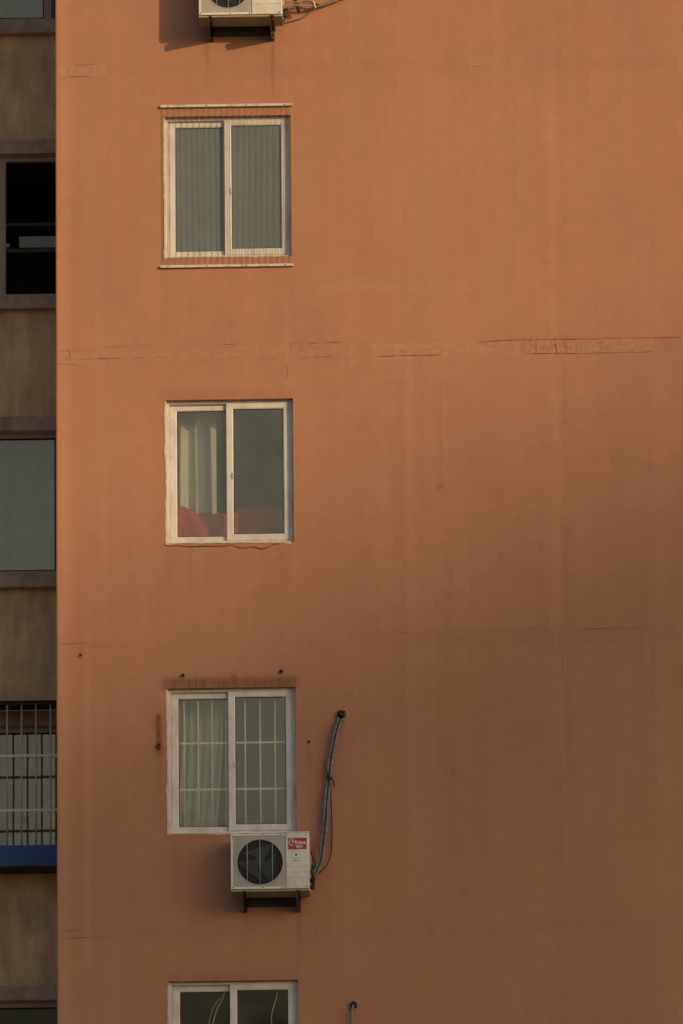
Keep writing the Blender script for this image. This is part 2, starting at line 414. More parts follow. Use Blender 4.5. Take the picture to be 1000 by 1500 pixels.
# ---- hairline cracks: narrow grooves opened in the render, drawn where the photograph shows them
def ribbon(m, pts, w):
    vs, fs = [], []
    P = [at(*p) for p in pts]
    for i, p in enumerate(P):
        t = (P[min(i+1, len(P)-1)]-P[max(i-1, 0)]).normalized(); nrm = Vector((-t.z, 0, t.x))
        ww = w*rnd.uniform(.45, 1.2)*(.35 if i in (0, len(P)-1) else 1)
        for sgn in (1, -1): vs.append((p.x+nrm.x*ww/2*sgn, -.0062, p.z+nrm.z*ww/2*sgn))
    fs = [(2*i, 2*i+1, 2*i+3, 2*i+2) for i in range(len(P)-1)]
    m.add(vs, fs)
def wander(x0, y0, x1, y1, n, amp):
    return [(x0+(x1-x0)*i/n + rnd.uniform(-1, 1)*amp*.4, y0+(y1-y0)*i/n + rnd.uniform(-1, 1)*amp) for i in range(n+1)]
ck = MB()
for a in ((84, 516, 130, 512, 8, .8), (150, 508, 230, 506, 10, .5), (86, 527, 180, 524, 12, .8), (84, 533, 130, 535, 8, .8), (190, 525, 245, 523, 8, .4),
          (330, 505, 345, 504, 4, .4), (425, 504, 500, 501, 12, .5), (440, 524, 500, 521, 10, .5), (335, 524, 350, 524, 4, .4),
          (86, 113, 140, 110, 8, .5), (110, 95, 150, 93, 6, .4), (690, 97, 720, 96, 5, .4),
          (88, 944, 150, 941, 8, .6), (95, 930, 130, 929, 5, .5), (586, 927, 640, 924, 8, .6), (660, 924, 830, 920, 18, .5), (850, 922, 990, 918, 14, .6),
          (90, 1364, 140, 1361, 8, .5), (95, 1375, 165, 1372, 10, .5), (460, 1356, 480, 1355, 4, .3)):
    W_ = wander(*a); i0 = 0
    while i0 < len(W_)-2:
        L_ = rnd.randint(2, 5); ribbon(ck, W_[i0:i0+L_+1], rnd.uniform(.0016, .0034)); i0 += L_ + rnd.choice((0, 0, 1, 2))
for a in ((552, 521.5, 645, 519.5, 14, .5), (700, 500.5, 770, 497.5, 12, .5)): ribbon(ck, wander(*a), .0045)
for a in ((770, 497.5, 880, 496, 18, .6), (770, 518, 850, 517.5, 12, .5)): ribbon(ck, wander(*a), .005)
for a in ((880, 496, 1000, 494, 14, .5), (850, 517.5, 960, 515, 14, .6), (880, 497, 880, 516, 5, .6)): ribbon(ck, wander(*a), .0028)
xk = 764.0; cols = []
while xk < 856:
    ya, yb = (497.5, 518) if rnd.random() < .55 else (rnd.uniform(498, 506), rnd.uniform(510, 518))
    cols.append(xk); ribbon(ck, wander(xk, ya, xk+rnd.uniform(-3, 3), yb, 6, .9), rnd.uniform(.0012, .0032)); xk += rnd.uniform(4.5, 10)
for a_, b_ in zip(cols[:-1], cols[1:]):
    for q_ in range(rnd.choice((0, 1, 1, 2))):
        y_ = rnd.uniform(501, 515); ribbon(ck, wander(a_, y_, b_, y_+rnd.uniform(-3, 3), 3, .5), rnd.uniform(.001, .0024))
ribbon(ck, wander(812, 494, 815, 519, 8, 1.0), .0055)
for x in (560, 577, 590, 603, 612, 626): ribbon(ck, wander(x, rnd.uniform(505, 511), x+rnd.uniform(-2, 2), rnd.uniform(514, 520), 4, 1), rnd.uniform(.0008, .0020))
for x in (427, 441, 452, 462, 470): ribbon(ck, wander(x, rnd.uniform(503, 509), x+1, rnd.uniform(514, 522), 5, .8), rnd.uniform(.001, .002))
for a in ((100, 510, 104, 526, 5, 1), (93, 520, 100, 527, 4, .6), (98, 106, 103, 96, 4, .8), (420, 530, 422, 556, 5, .5)): ribbon(ck, wander(*a), .003)
# broken edge of the render under the red-quilt window
ribbon(ck, [(240, 797), (248, 800), (262, 799.5), (280, 801), (300, 800), (326, 800), (342, 798), (349, 802), (358, 803), (372, 801), (384, 804.5), (395, 801), (402, 797), (410, 797)], .010)
for x0, y0, x1, y1 in ((232, 1048, 232.5, 1112), (440, 1330, 441, 1392), (400, 66, 401, 138), (463, 1355, 463, 1378), (820, 920, 822, 990)):
    ribbon(ck, wander(x0, y0, x1, y1, 9, .35), .0020)
o = BP(ck.build('hairline_crack', 'crack_line')); o['kind'] = 'stuff'

# ---- rooms behind the openings
room = None
for wz in WZ:
    if room is None:
        m = MB(); a, b2, c0, c1, y0, y1 = -.85, 2.3, -2.35, .34, .241, 3.3
        m.add([(a, y0, c0), (b2, y0, c0), (b2, y1, c0), (a, y1, c0), (a, y0, c1), (b2, y0, c1), (b2, y1, c1), (a, y1, c1)],
              [(0, 1, 2, 3), (4, 5, 6, 7), (0, 3, 7, 4), (1, 2, 6, 5), (3, 2, 6, 7)])
        m.add([(a, y0, c0), (b2, y0, c0), (b2, y0, c1), (a, y0, c1), (0, y0, -WH), (WW, y0, -WH), (WW, y0, 0), (0, y0, 0)],
              [(0, 1, 5, 4), (1, 2, 6, 5), (2, 3, 7, 6), (3, 0, 4, 7)])
        room = m.build('room', 'room_paint', bld); o = room
    else:
        o = room.copy(); COL.objects.link(o)
    o.location = (-5.0, -5.0, Z0+wz)

# ---- sliding windows of the orange block
def window_proto():
    m = MB()
    m.box(0, .036, .050, .136, -WH, 0, .003); m.box(WW-.040, WW, .050, .136, -WH, 0, .003)
    m.box(.0361, WW-.0401, .051, .135, -.026, 0, .003); m.box(.0361, WW-.0401, .051, .135, -WH, -WH+.034, .003)
    m.box(.0361, WW-.0401, .0865, .0905, -.034, -.0262); m.box(.0361, WW-.0401, .0865, .0905, -WH+.0342, -WH+.046)
    fr = m.build('window', 'plastic_white', None)
    for (x0, x1, z0, z1, y0, sl, sr, rt, rb) in ((.575, 1.176, -WH+.036, -.019, .0525, .068, .058, .060, .064),
                                                 (.0365, .640, -WH+.036, -.030, .0925, .070, .060, .054, .052)):
        y1 = y0+.032; m = MB(); c = .005
        # mitred sash: four members with a sloped glazing bead
        o_ = [(x0, z0), (x1, z0), (x1, z1), (x0, z1)]; i_ = [(x0+sl, z0+rb), (x1-sr, z0+rb), (x1-sr, z1-rt), (x0+sl, z1-rt)]
        b_ = [(x0+sl-.010, z0+rb-.010), (x1-sr+.010, z0+rb-.010), (x1-sr+.010, z1-rt+.010), (x0+sl-.010, z1-rt+.010)]
        oo = [(x0+c, z0+c), (x1-c, z0+c), (x1-c, z1-c), (x0+c, z1-c)]
        rings = [[(x, y0+c, z) for x, z in o_], [(x, y0, z) for x, z in oo], [(x, y0, z) for x, z in b_], [(x, y0+.007, z) for x, z in i_],
                 [(x, y1, z) for x, z in i_], [(x, y1, z) for x, z in o_]]
        for k in range(4):
            g_ = .0006                                  # hairline mitre joint
            for r in range(len(rings)):
                ra, rb_ = rings[r], rings[(r+1) % len(rings)]
                A, B, C_, D = (Vector(ra[k]), Vector(ra[(k+1) % 4]), Vector(rb_[(k+1) % 4]), Vector(rb_[k]))
                e = (B-A).normalized()*g_
                m.add([A+e, B-e, C_-e, D+e], [(0, 1, 2, 3)])
        m.build('sash', 'plastic_white', fr)
        gx0, gx1, gz0, gz1 = x0+sl, x1-sr, z0+rb, z1-rt; ym = y0+.013
        MB().box(gx0, gx1, ym, ym+.005, gz0, gz1).build('pane', 'window_glass', fr)
        m = MB(); w = .0055
        for bx_ in ((gx0, gx0+w, gz0, gz1), (gx1-w, gx1, gz0, gz1), (gx0+w, gx1-w, gz1-w, gz1), (gx0+w, gx1-w, gz0, gz0+w)):
            m.box(bx_[0], bx_[1], ym-.004, ym-.0005, bx_[2], bx_[3])
        m.build('gasket', 'gasket_black', fr)
    m = MB().box(.632, .642, .038, .0523, -.760, -.700, .003)
    m.build('latch', 'plastic_white', fr)
    return fr
winp = window_proto(); wins = []
for k, wz in enumerate(WZ):
    o = winp if k == 0 else copy_child(winp, bld)
    o.parent = bld; o.location = (-5.0, -5.0+.014, Z0+wz); wins.append(o)
# ragged filler along the left jamb and sill of each window
for k, o in enumerate(wins):
    m = MB()
    def bead(p0, p1, n, out, w0, inn):
        p0, p1 = Vector(p0), Vector(p1); vs = []; cur = w0
        for i in range(n+1):
            cur = min(max(cur+rnd.uniform(-.005, .005), .001), w0*2.0); p = p0.lerp(p1, i/n)
            a = p+Vector(out)*cur; b_ = p-Vector(out)*inn
            vs += [(a.x, -.0185, a.z), (b_.x, -.020, b_.z), (b_.x, .050, b_.z)]
        m.add(vs, [f_ for i in range(n) for f_ in ((3*i, 3*i+1, 3*i+4, 3*i+3), (3*i+1, 3*i+2, 3*i+5, 3*i+4))], True)
    bead((0, 0, -WH-.004), (0, 0, -.01), 46, (-1, 0, 0), (.004, .006, .008, .006, .004)[k], .012)
    bead((-.004, 0, -WH), (WW-.03, 0, -WH), 46, (0, 0, -1), (.005, .006, .010, .009, .004)[k], .006)
    m.build('sealant', 'sealant_white', o)
    o['label'] = ('white sliding window above the hard-shadowed air conditioner', 'white sliding window behind thin vertical wires',
                  'white sliding window with cream curtain and red quilt', 'white sliding window with pale green bars inside',
                  'white sliding window with dark glass and pale looped reflections')[k]
# pale security bars inside the third visible window
w3 = wins[3]; bar_v = None
def inside(zx, zy, k, Yd):            # photo pixel -> window-local point at depth Yd
    p = at(zx, zy, Yd); return Vector((p.x, Yd, p.z-Z0-WZ[k]))
for px in (270, 290.5, 311, 331.5, 359.5, 381.5, 403.5):
    p = inside(px, 1100, 3, .152)
    if bar_v is None: bar_v = MB().tube([(0, 0, -WH+.03), (0, 0, -.075)], .0080, 8); o = bar_v = bar_v.build('bar', 'bar_paint', w3)
    else: o = bar_v.copy(); COL.objects.link(o); o.parent = w3
    o.location = (p.x, .152, 0)
for py in (1088, 1156):
    p = inside(340, py, 3, .138); MB().box(.02, WW-.02, .1365, .143, p.z-.009, p.z+.009, .002).build('crossbar', 'bar_paint', w3)

# anchor bolts left in the wall
def bolt(px, py, r=.013):
    p = at(px, py); m = MB()
    m.tube([p+Vector((0, .01, 0)), p+Vector((0, -.020, 0))], r, 6); m.tube([p+Vector((0, -.0201, 0)), p+Vector((0, -.034, 0))], r*.5, 6)
    BP(m.build('anchor_bolt', 'dark_steel'))
for a in ((268.5, 989.5, .016), (412.5, 984, .018), (233.5, 1091.5, .012), (233.8, 1096.5, .010), (230, 1094.5, .008), (452.8, 1087, .012), (118.5, 960, .010)): bolt(*a)

# ------------------------------------------------------------------ curtains, quilt, reflection strands behind the glass
def curtain(k, x0, x1, zt, zb, yd, mat, label, folds=6, amp=.03, skew=0.0, taper=0.0, seed=1):
    """hanging cloth: x0..x1, zt..zb local to window k; skew moves the hem sideways"""
    rr = random.Random(seed); n, mz = folds*10, 14
    ph = [rr.uniform(-.6, .6) for _ in range(folds+2)]; am = [rr.uniform(.5, 1.2) for _ in range(folds+2)]
    vs = []
    for side in (0, .003):
        for j in range(mz+1):
            v = j/mz
            for i in range(n+1):
                u = i/n; kf = u*folds; i0 = int(kf); tt = kf-i0
                a = am[i0]*(1-tt)+am[i0+1]*tt; p_ = ph[i0]*(1-tt)+ph[i0+1]*tt
                y = amp*a*math.sin(2*math.pi*kf+p_+.5*math.sin(v*2.5+i0))*(.55+.45*v)
                uc = .5+(u-.5)*(1-taper*v)
                vs.append((x0+(x1-x0)*uc+skew*v*v, yd+y+side, zt+(zb-zt)*v))
    N = n+1; Lq = N*(mz+1); fs = []
    for s_ in (0, 1):
        fs += [(s_*Lq+j*N+i, s_*Lq+j*N+i+1, s_*Lq+(j+1)*N+i+1, s_*Lq+(j+1)*N+i) for j in range(mz) for i in range(n)]
    fs += [(j*N, (j+1)*N, Lq+(j+1)*N, Lq+j*N) for j in range(mz)] + [(j*N+n, (j+1)*N+n, Lq+(j+1)*N+n, Lq+j*N+n) for j in range(mz)]
    o = MB().add(vs, fs, True).build('curtain', mat, None, (0, 0, Z0+WZ[k]))
    return tag(o, label, 'curtain')
curtain(1, -.10, .82, .06, -1.6, .42, 'curtain_green', 'pale green drawn curtain behind the left pane of the wire-guarded window', 7, .004, seed=3)
for ch in wins[1].children:
    if ch.name.startswith('pane'): ch.data = ch.data.copy(); ch.data.materials[0] = MAT['hazy_glass']
curtain(1, .955, 1.015, .05, -1.06, .34, 'curtain_white', 'thin white cloth hanging behind the right pane of the wire-guarded window', 2, .016, -.03, -1.0, seed=8)
curtain(2, .03, .47, .08, -1.5, .40, 'curtain_cream', 'cream curtain hanging in deep folds above the red quilt', 3, .06, .0, seed=9)
curtain(3, .10, .52, .06, -1.7, .42, 'curtain_white', 'white curtain behind the pale green bars', 6, .032, -.12, seed=11)
curtain(3, .85, 1.5, .06, -1.7, .60, 'curtain_grey', 'grey curtain in the shade behind the right barred pane', 5, .03, seed=15)
# quilt
def quilt():
    n, mv = 60, 22; vs = []
    top = [(-.3, -1.03), (.06, -1.055), (.12, -1.04), (.20, -1.09), (.30, -1.125), (.50, -1.135), (.62, -1.14), (.70, -1.075), (1.08, -1.070), (1.13, -1.15), (1.5, -1.17)]
    tx, tz = zip(*top)
    for i in range(n+1):
        x = -.3+1.8*i/n; zt = float(np.interp(x, tx, tz))+.105
        dd = .30*min(max((x-.60)/.08, 0), 1); zt += dd*.24
        for j in range(mv+1):
            v = j/mv
            if v < .55:                                    # front hanging face
                w = v/.55; y = .30-.03*math.sin(w*math.pi)+.016*math.sin(x*23+w*6)+.035*math.sin(x*11-w*8)+.012*math.sin(x*41+w*15); z = -1.75+(zt+1.75)*w
                z -= .03*(w**6)
            else:
                w = (v-.55)/.45; y = .30+.9*w; z = zt+.012*math.sin(w*math.pi)*6*(1-w)-.10*w+.02*math.sin(x*8+w*6)*w
            vs.append((x, y+dd, z))
    for i in range(n+1):
        x = -.3+1.8*i/n; dd = .30*min(max((x-.60)/.08, 0), 1); vs += [(x, 1.2+dd, -2.30), (x, .34+dd, -2.30)]
    N = mv+1; o0 = (n+1)*N
    fs = [(i*N+j, (i+1)*N+j, (i+1)*N+j+1, i*N+j+1) for i in range(n) for j in range(mv)]
    fs += [(i*N+mv, (i+1)*N+mv, o0+2*(i+1), o0+2*i) for i in range(n)] + [(o0+2*i, o0+2*i+2, o0+2*i+3, o0+2*i+1) for i in range(n)]
    fs += [(o0+2*i+1, o0+2*i+3, (i+1)*N, i*N) for i in range(n)]
    o = MB().add(vs, fs, True).build('quilt', 'quilt_red', None, (0, 0, Z0+WZ[2]))
    tag(o, 'red quilt heaped on the bed behind the cream-curtained window', 'quilt')
quilt()
for pts, lab in (([(330, 1453), (326, 1464), (319, 1478), (314, 1492), (312, 1506), (313, 1530)], 'thick pale strand modelling a reflection behind the left pane of the dark window'),
                 ([(327, 1462), (319, 1467), (312, 1478), (308, 1492), (306, 1508), (308, 1530)], 'thin looped pale strand modelling a reflection behind the left pane of the dark window'),
                 ([(407, 1453), (405, 1463), (401, 1477), (398, 1490), (399, 1508), (402, 1530)], 'single pale strand modelling a reflection behind the right pane of the dark window')):
    r = .0055 if 'thin' not in lab else .0038
    P = smooth_path([at(x, y, .15 if 'thin' not in lab else .16) for x, y in pts])
    o = MB().tube(P, r, 7).build('reflection_strand', 'reflection_cream'); tag(o, lab, 'reflection strand')  # pale strands stand in for warped reflections on the dark panes

# ------------------------------------------------------------------ wire guard over the second window
p0, p1 = at(235, 156.5), at(429, 153.5); p2, p3 = at(235, 392.5), at(430.5, 387.5)
e = empty('wire_guard', ((p2.x+p3.x)/2, 0, p2.z), 'thin vertical wires strung between two cream rails across a window', 'window guard')
OX = Vector((-(p2.x+p3.x)/2, 0, -p2.z))
for a, b_ in ((p0, p1), (p2, p3)):
    zc = (a.z+b_.z)/2+OX.z
    m = MB().box(a.x+OX.x, b_.x+OX.x, -.034, -.0065, zc-.012, zc+.013, .004)
    o = m.build('rail', 'cream_rail', e)
    for u in (.06, .35, .65, .94):
        x = a.x+(b_.x-a.x)*u+OX.x; MB().tube([(x, -.033, zc), (x, -.039, zc)], .006, 6).build('screw', 'bracket_steel', o)
x = p0.x+.03; wi = None; zt = (p0.z+p1.z)/2+OX.z-.010; zb_ = (p2.z+p3.z)/2+OX.z+.011
while x < p1.x-.015:
    if wi is None: wi = MB().tube([(0, 0, zb_), (0, 0, zt)], .0023, 6).build('wire', 'wire_steel', e); o = wi
    else: o = wi.copy(); COL.objects.link(o); o.parent = e
    o.location = (x+OX.x, -.022, 0); x += .0573

# ------------------------------------------------------------------ air conditioner units
def text_mesh(body, size, name, mat, parent, loc, bold=0.0):
    cu = bpy.data.curves.new('t', 'FONT'); cu.body = body; cu.size = size; cu.extrude = .0006; cu.offset = bold
    cu.align_x = 'CENTER'; cu.align_y = 'CENTER'; cu.resolution_u = 3
    t = bpy.data.objects.new('t', cu); COL.objects.link(t); bpy.context.view_layer.update()
    me_ = bpy.data.meshes.new_from_object(t.evaluated_get(bpy.context.evaluated_depsgraph_get()))
    bpy.data.objects.remove(t); bpy.data.curves.remove(cu)
    me_.materials.clear(); me_.materials.append(MAT[mat])
    o = bpy.data.objects.new(name, me_); COL.objects.link(o); o.parent = parent; o.location = loc; o.rotation_euler = (math.pi/2, 0, 0)
    return o
def disc(m, cx_, cz_, r, y0, y1, n=32, r_in=0.0, a0=0, a1=2*math.pi):
    full = abs(a1-a0-2*math.pi) < 1e-6; k = n if full else n+1
    A = [a0+(a1-a0)*i/n for i in range(k)]
    ro = r if callable(r) else (lambda a: r); ri = r_in if callable(r_in) else (lambda a: r_in)
    vs = []
    for a in A:
        for (rad, y) in ((ro(a), y0), (ri(a), y0), (ri(a), y1), (ro(a), y1)): vs.append((cx_+rad*math.cos(a), y, cz_+rad*math.sin(a)))
    fs = []
    for i in range(n):
        j = (i+1) % k
        for s_ in range(4): fs.append((4*i+s_, 4*j+s_, 4*j+(s_+1) % 4, 4*i+(s_+1) % 4))
    m.add(vs, fs)
def aircon(px0, px1, pyb, w_frac, fan_fx, fan_fz, fan_r, label, logo, ang):
    D, GAP, H = .335, .08, .545; YF = -(D+GAP)
    a = at(px0, pyb, YF); b_ = at(px1, pyb, YF); W = b_.x-a.x
    e = empty('air_conditioner', ((a.x+b_.x)/2, 0, (a.z+b_.z)/2), label, 'air conditioner')
    x0, x1 = -W/2, W/2
    # casing: shell open at the front panel
    m = MB(); c = .012
    m.box(x0, x1, YF+.016, -GAP, .012, H, .006)
    o = m.build('casing', 'unit_paint', e)
    m = MB().box(x0-.002, x1+.002, YF+.008, -GAP+.002, -.006, .0118, .004); m.build('base_pan', 'unit_base', e)
    m = MB().box(x0-.004, x1+.004, YF+.004, -GAP+.006, H+.0002, H+.012, .004); m.build('lid', 'unit_paint', e)
    xs_ = x0+W*w_frac
    fx, fz, fr_ = x0+W*fan_fx, H*fan_fz, fan_r
    # front grille panel with its round opening
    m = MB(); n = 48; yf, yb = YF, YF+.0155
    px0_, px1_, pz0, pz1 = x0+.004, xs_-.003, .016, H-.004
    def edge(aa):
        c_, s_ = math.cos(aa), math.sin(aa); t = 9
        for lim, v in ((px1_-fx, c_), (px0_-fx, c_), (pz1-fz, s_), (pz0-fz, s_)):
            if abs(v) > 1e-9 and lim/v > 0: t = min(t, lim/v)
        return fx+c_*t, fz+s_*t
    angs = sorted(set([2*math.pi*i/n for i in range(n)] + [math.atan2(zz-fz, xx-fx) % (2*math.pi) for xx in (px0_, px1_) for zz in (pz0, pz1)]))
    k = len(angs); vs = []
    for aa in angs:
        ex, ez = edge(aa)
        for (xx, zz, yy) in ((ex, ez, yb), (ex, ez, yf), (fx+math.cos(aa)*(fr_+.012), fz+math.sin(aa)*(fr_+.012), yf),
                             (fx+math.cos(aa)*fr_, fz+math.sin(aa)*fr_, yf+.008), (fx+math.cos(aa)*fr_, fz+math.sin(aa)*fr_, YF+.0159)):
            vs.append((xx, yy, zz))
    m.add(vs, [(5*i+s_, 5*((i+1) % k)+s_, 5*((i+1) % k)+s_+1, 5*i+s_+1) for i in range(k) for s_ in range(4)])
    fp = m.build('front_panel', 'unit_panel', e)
    # raised rim of the panel
    m = MB(); r0 = .016
    for bx_ in ((px0_, px0_+r0, pz0, pz1), (px0_+r0, px1_, pz1-.020, pz1), (px0_+r0, px1_, pz0, pz0+.020)):
        m.box(bx_[0], bx_[1], YF-.005, YF-.0002, bx_[2], bx_[3])
    m.build('rim', 'unit_paint', fp)
    # dark well, coil, fan
    m = MB(); disc(m, fx, fz, fr_-.001, YF+.0150, YF+.0158, 40); m.build('fan_well', 'coil_dark', e)
    m = MB(); disc(m, fx, fz, .047, YF+.006, YF+.0148, 24)
    for q_ in range(3):
        A0 = ang+q_*2*math.pi/3; pts_f, pts_b = [], []
        nb = 10
        for i in range(nb+1):
            rr_ = .045+(fr_-.054)*i/nb
            lead = A0+.55*(i/nb)**.8; trail = lead-(1.55+.15*(i/nb))
            pts_f.append((fx+rr_*math.cos(lead), YF+.0035+.004*(1-i/nb), fz+rr_*math.sin(lead)))
            pts_b.append((fx+rr_*math.cos(trail), YF+.0135, fz+rr_*math.sin(trail)))
        vs = pts_f+pts_b; m.add(vs, [(i, i+1, nb+2+i, nb+1+i) for i in range(nb)], True)
    m.build('fan', 'fan_plastic', e)
    m = MB()
    for u in (-.555, 0, .545):
        hh = math.sqrt(1-u*u)*(fr_+.006); m.tube([(fx+u*fr_, YF-.004, fz-hh), (fx+u*fr_, YF-.004, fz+hh)], .0030, 6)
    disc(m, fx, fz, fr_+.010, YF-.005, YF-.0003, 48, fr_+.001)
    m.build('fan_guard', 'guard_wire', e)
    # service panel on the right
    m = MB().box(xs_+.002, x1-.004, YF-.003, YF+.0155, .016, H-.004, .003)
    sp_ = m.build('service_panel', 'unit_paint', e)
    for zz in (.115, .170, .225): MB().box(xs_+.012, x1-.014, YF-.0052, YF-.0032, zz, zz+.004).build('rib', 'unit_panel', sp_)
    for sxx, szz in ((.30, H-.012), (W*w_frac-.05, H-.012), (.02, .03), (.30, .028), (W*w_frac-.02, .028), (.02, H-.03)):
        MB().tube([(x0+sxx, YF-.0001, szz), (x0+sxx, YF-.0085, szz)], .006, 6).build('screw', 'dark_steel', fp)
    for sxx, szz in ((W-.03, H-.02), (W-.03, .03)):
        MB().tube([(x0+sxx, YF-.0028, szz), (x0+sxx, YF-.007, szz)], .006, 6).build('screw', 'dark_steel', sp_)
    if logo:
        u = W/576.0; v = H/412.0
        lx, lz = x0+(582-92)*u, (515-181)*v; lw, lh = 135*u/2, 82*v/2
        m = MB().box(lx-lw, lx+lw, YF-.0075, YF-.0035, lz-lh, lz+lh, .0018); pl = m.build('logo_plate', 'logo_red', sp_)
        lp = lambda o: (setattr(o, 'parent', sp_), o)[1]
        text_mesh('Midea', .054, 'lettering', 'print_white', sp_, (lx+.012, YF-.0082, lz+.010), .0003)
        text_mesh('美的', .034, 'lettering', 'print_white', sp_, (lx+.020, YF-.0082, lz-.032), .0002)
        m = MB(); disc(m, lx-.046, lz+.012, .034, YF-.0088, YF-.0080, 30, lambda a_: .034-.0075*max(0.08, math.sin((a_-.5)/(2*math.pi-1.2)*math.pi)), .5, 2*math.pi-.7)
        m.build('swirl_mark', 'print_white', sp_)
        sx, sz = x0+(573-92)*u, (515-262)*v
        m = MB(); disc(m, sx, sz, .042, YF-.0050, YF-.0034, 32); m.build('sticker', 'print_white', sp_)
        m = MB(); disc(m, sx, sz, .0415, YF-.0056, YF-.0051, 32, .037); m.box(sx-.026, sx+.026, YF-.0056, YF-.0051, sz-.028, sz-.024)
        m.build('sticker_ring', 'print_grey', sp_)
        m = MB().box(sx-.013, sx+.013, YF-.0060, YF-.0052, sz-.008, sz+.012, .0002); m.build('sticker_mark', 'print_blue', sp_)
        for dz_ in (.052, .062):
            MB().box(sx-.034, sx+.034, YF-.0050, YF-.0034, sz-dz_-.002, sz-dz_+.002).build('print_line', 'print_grey', sp_)
    # valve cover and fittings on the right flank
    m = MB().box(x1+.0005, x1+.014, -GAP-.20, -GAP-.05, .14, .36, .004); m.build('valve_cover', 'unit_panel', e)
    m = MB(); m.tube([(x1-.01, -GAP-.12, .13), (x1+.05, -GAP-.12, .13)], .018, 8); m.tube([(x1-.01, -GAP-.12, .065), (x1+.045, -GAP-.12, .065)], .020, 8)
    m.build('valve', 'rubber_black', e)
    # brackets
    for ux in ((.17, .855) if logo else (.135, .875)):
        bx_ = x0+W*ux; m = MB(); t = .0045; w = .034
        m.box(bx_-w/2, bx_+w/2, YF-.045, -.001, -.0115, -.0065)                      # arm: flange and web
        m.box(bx_-w/2, bx_-w/2+t, YF-.045, -.006, -.040, -.0116)
        m.box(bx_-w/2, bx_+w/2, -.0058, -.0008, -.135, -.0118); m.box(bx_-w/2-t, bx_-w/2-.0001, -.034, -.001, -.135, -.041)
        # triangular gusset web between arm and leg
        q4 = [(YF-.040, -.0405), (YF-.040, -.072), (-.0062, -.135), (-.0062, -.0405)]
        vs = [(bx_-w/2+xx, p[0], p[1]) for xx in (.0004, .0044) for p in q4]
        m.add(vs, [(0, 1, 2, 3), (4, 7, 6, 5), (0, 4, 5, 1), (1, 5, 6, 2), (2, 6, 7, 3), (3, 7, 4, 0)])
        br = m.build('bracket', 'bracket_steel', e)
        for zz in (-.115, -.07): MB().tube([(bx_+.004, -.0057, zz), (bx_+.004, -.024, zz)], .009, 6).build('bolt', 'dark_steel', br)
        MB().tube([(bx_, YF+.04, -.030), (bx_, YF+.04, -.0062)], .010, 6).build('bolt', 'dark_steel', br)
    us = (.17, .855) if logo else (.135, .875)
    MB().box(x0+W*us[0]+.018, x0+W*us[1]-.024, -.050, -.0008, -.078, .030, .002).build('shade_bar', 'dark_steel', e)  # added dark bar standing in for the deep shadow under the casing
    return e, W, YF
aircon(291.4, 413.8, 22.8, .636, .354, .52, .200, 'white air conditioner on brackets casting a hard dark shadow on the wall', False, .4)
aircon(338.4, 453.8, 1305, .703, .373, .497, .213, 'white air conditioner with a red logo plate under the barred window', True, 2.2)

# ------------------------------------------------------------------ pipe runs
def run(name, label, cat, parts):
    base = parts[0][1][0]; e = empty(name, base, label, cat)
    for nm, pts, r, mat, wrap in parts:
        P = smooth_path([Vector(p)-Vector(base) for p in pts], 16 if wrap > .2 else 10)
        rs = [r*(1+wrap*(.4*math.sin(i*1.25)+rnd.uniform(-.6, .6))) for i in range(len(P))]
        if wrap > .2: P = [p+Vector((rnd.uniform(-.0025, .0025)+.004*math.sin(i*.21), rnd.uniform(-.002, .002), 0)) for i, p in enumerate(P)]
        MB().tube(P, rs, 9).build(nm, mat, e)
    return e
def W3(px, py, y): return at(px, py, y)
ctr = [(499.5, 1049, -.005), (496.5, 1060, -.05), (490, 1084, -.065), (485, 1112, -.06), (482, 1140, -.055), (479.5, 1170, -.06), (476.5, 1205, -.075), (473.5, 1238, -.11), (470, 1260, -.15), (464, 1277, -.19), (456, 1286, -.225)]
off = lambda dx_, dy_, dd=0: [W3(x+dx_, y+dy_, d+dd) for x, y, d in ctr]
run('pipe_bundle', 'grey wrapped pipe bundle curving from wall hole to the red-logo air conditioner', 'pipes', [
    ('pipe', off(-2.1, 0), .0165, 'foil_wrap', .26), ('pipe', off(2.1, .5, .008), .0160, 'foil_wrap', .26), ('cable', off(.1, 0, -.014), .006, 'rubber_black', .05),
    ('cable', [W3(484, 1140, -.06), W3(485, 1165, -.05), W3(486.5, 1195, -.03), W3(486.5, 1232, -.03), W3(485, 1252, -.05), W3(479, 1268, -.12), W3(466, 1281, -.19), W3(457, 1284, -.21)], .0055, 'rubber_black', .05),
    ('tie', [W3(478.5, 1139.5, -.062), W3(480.5, 1140.5, -.085), W3(484, 1140, -.085), W3(487, 1139, -.06)], .008, 'rubber_black', .1),
    ('tie', [W3(486, 1139, -.06), W3(489, 1146, -.05), W3(490.5, 1153, -.045)], .007, 'rubber_black', .1),
    ('tie', [W3(478.5, 1125, -.06), W3(480, 1132, -.085), W3(481, 1139, -.075)], .006, 'rubber_black', .1),
    ('hole_plug', [W3(500, 1045, .02), W3(500, 1046, -.012), W3(499.5, 1047, -.05)], .034, 'rubber_black', .08),
    ('cable', [W3(456, 1248, -.26), W3(459, 1258, -.27), W3(462.5, 1267, -.26), W3(459, 1272, -.25)], .007, 'rubber_black', .1),
    ('hose', [W3(458, 1268, -.25), W3(457, 1278, -.27), W3(460, 1288, -.26), W3(459, 1297, -.24)], .017, 'rubber_black', .15)])
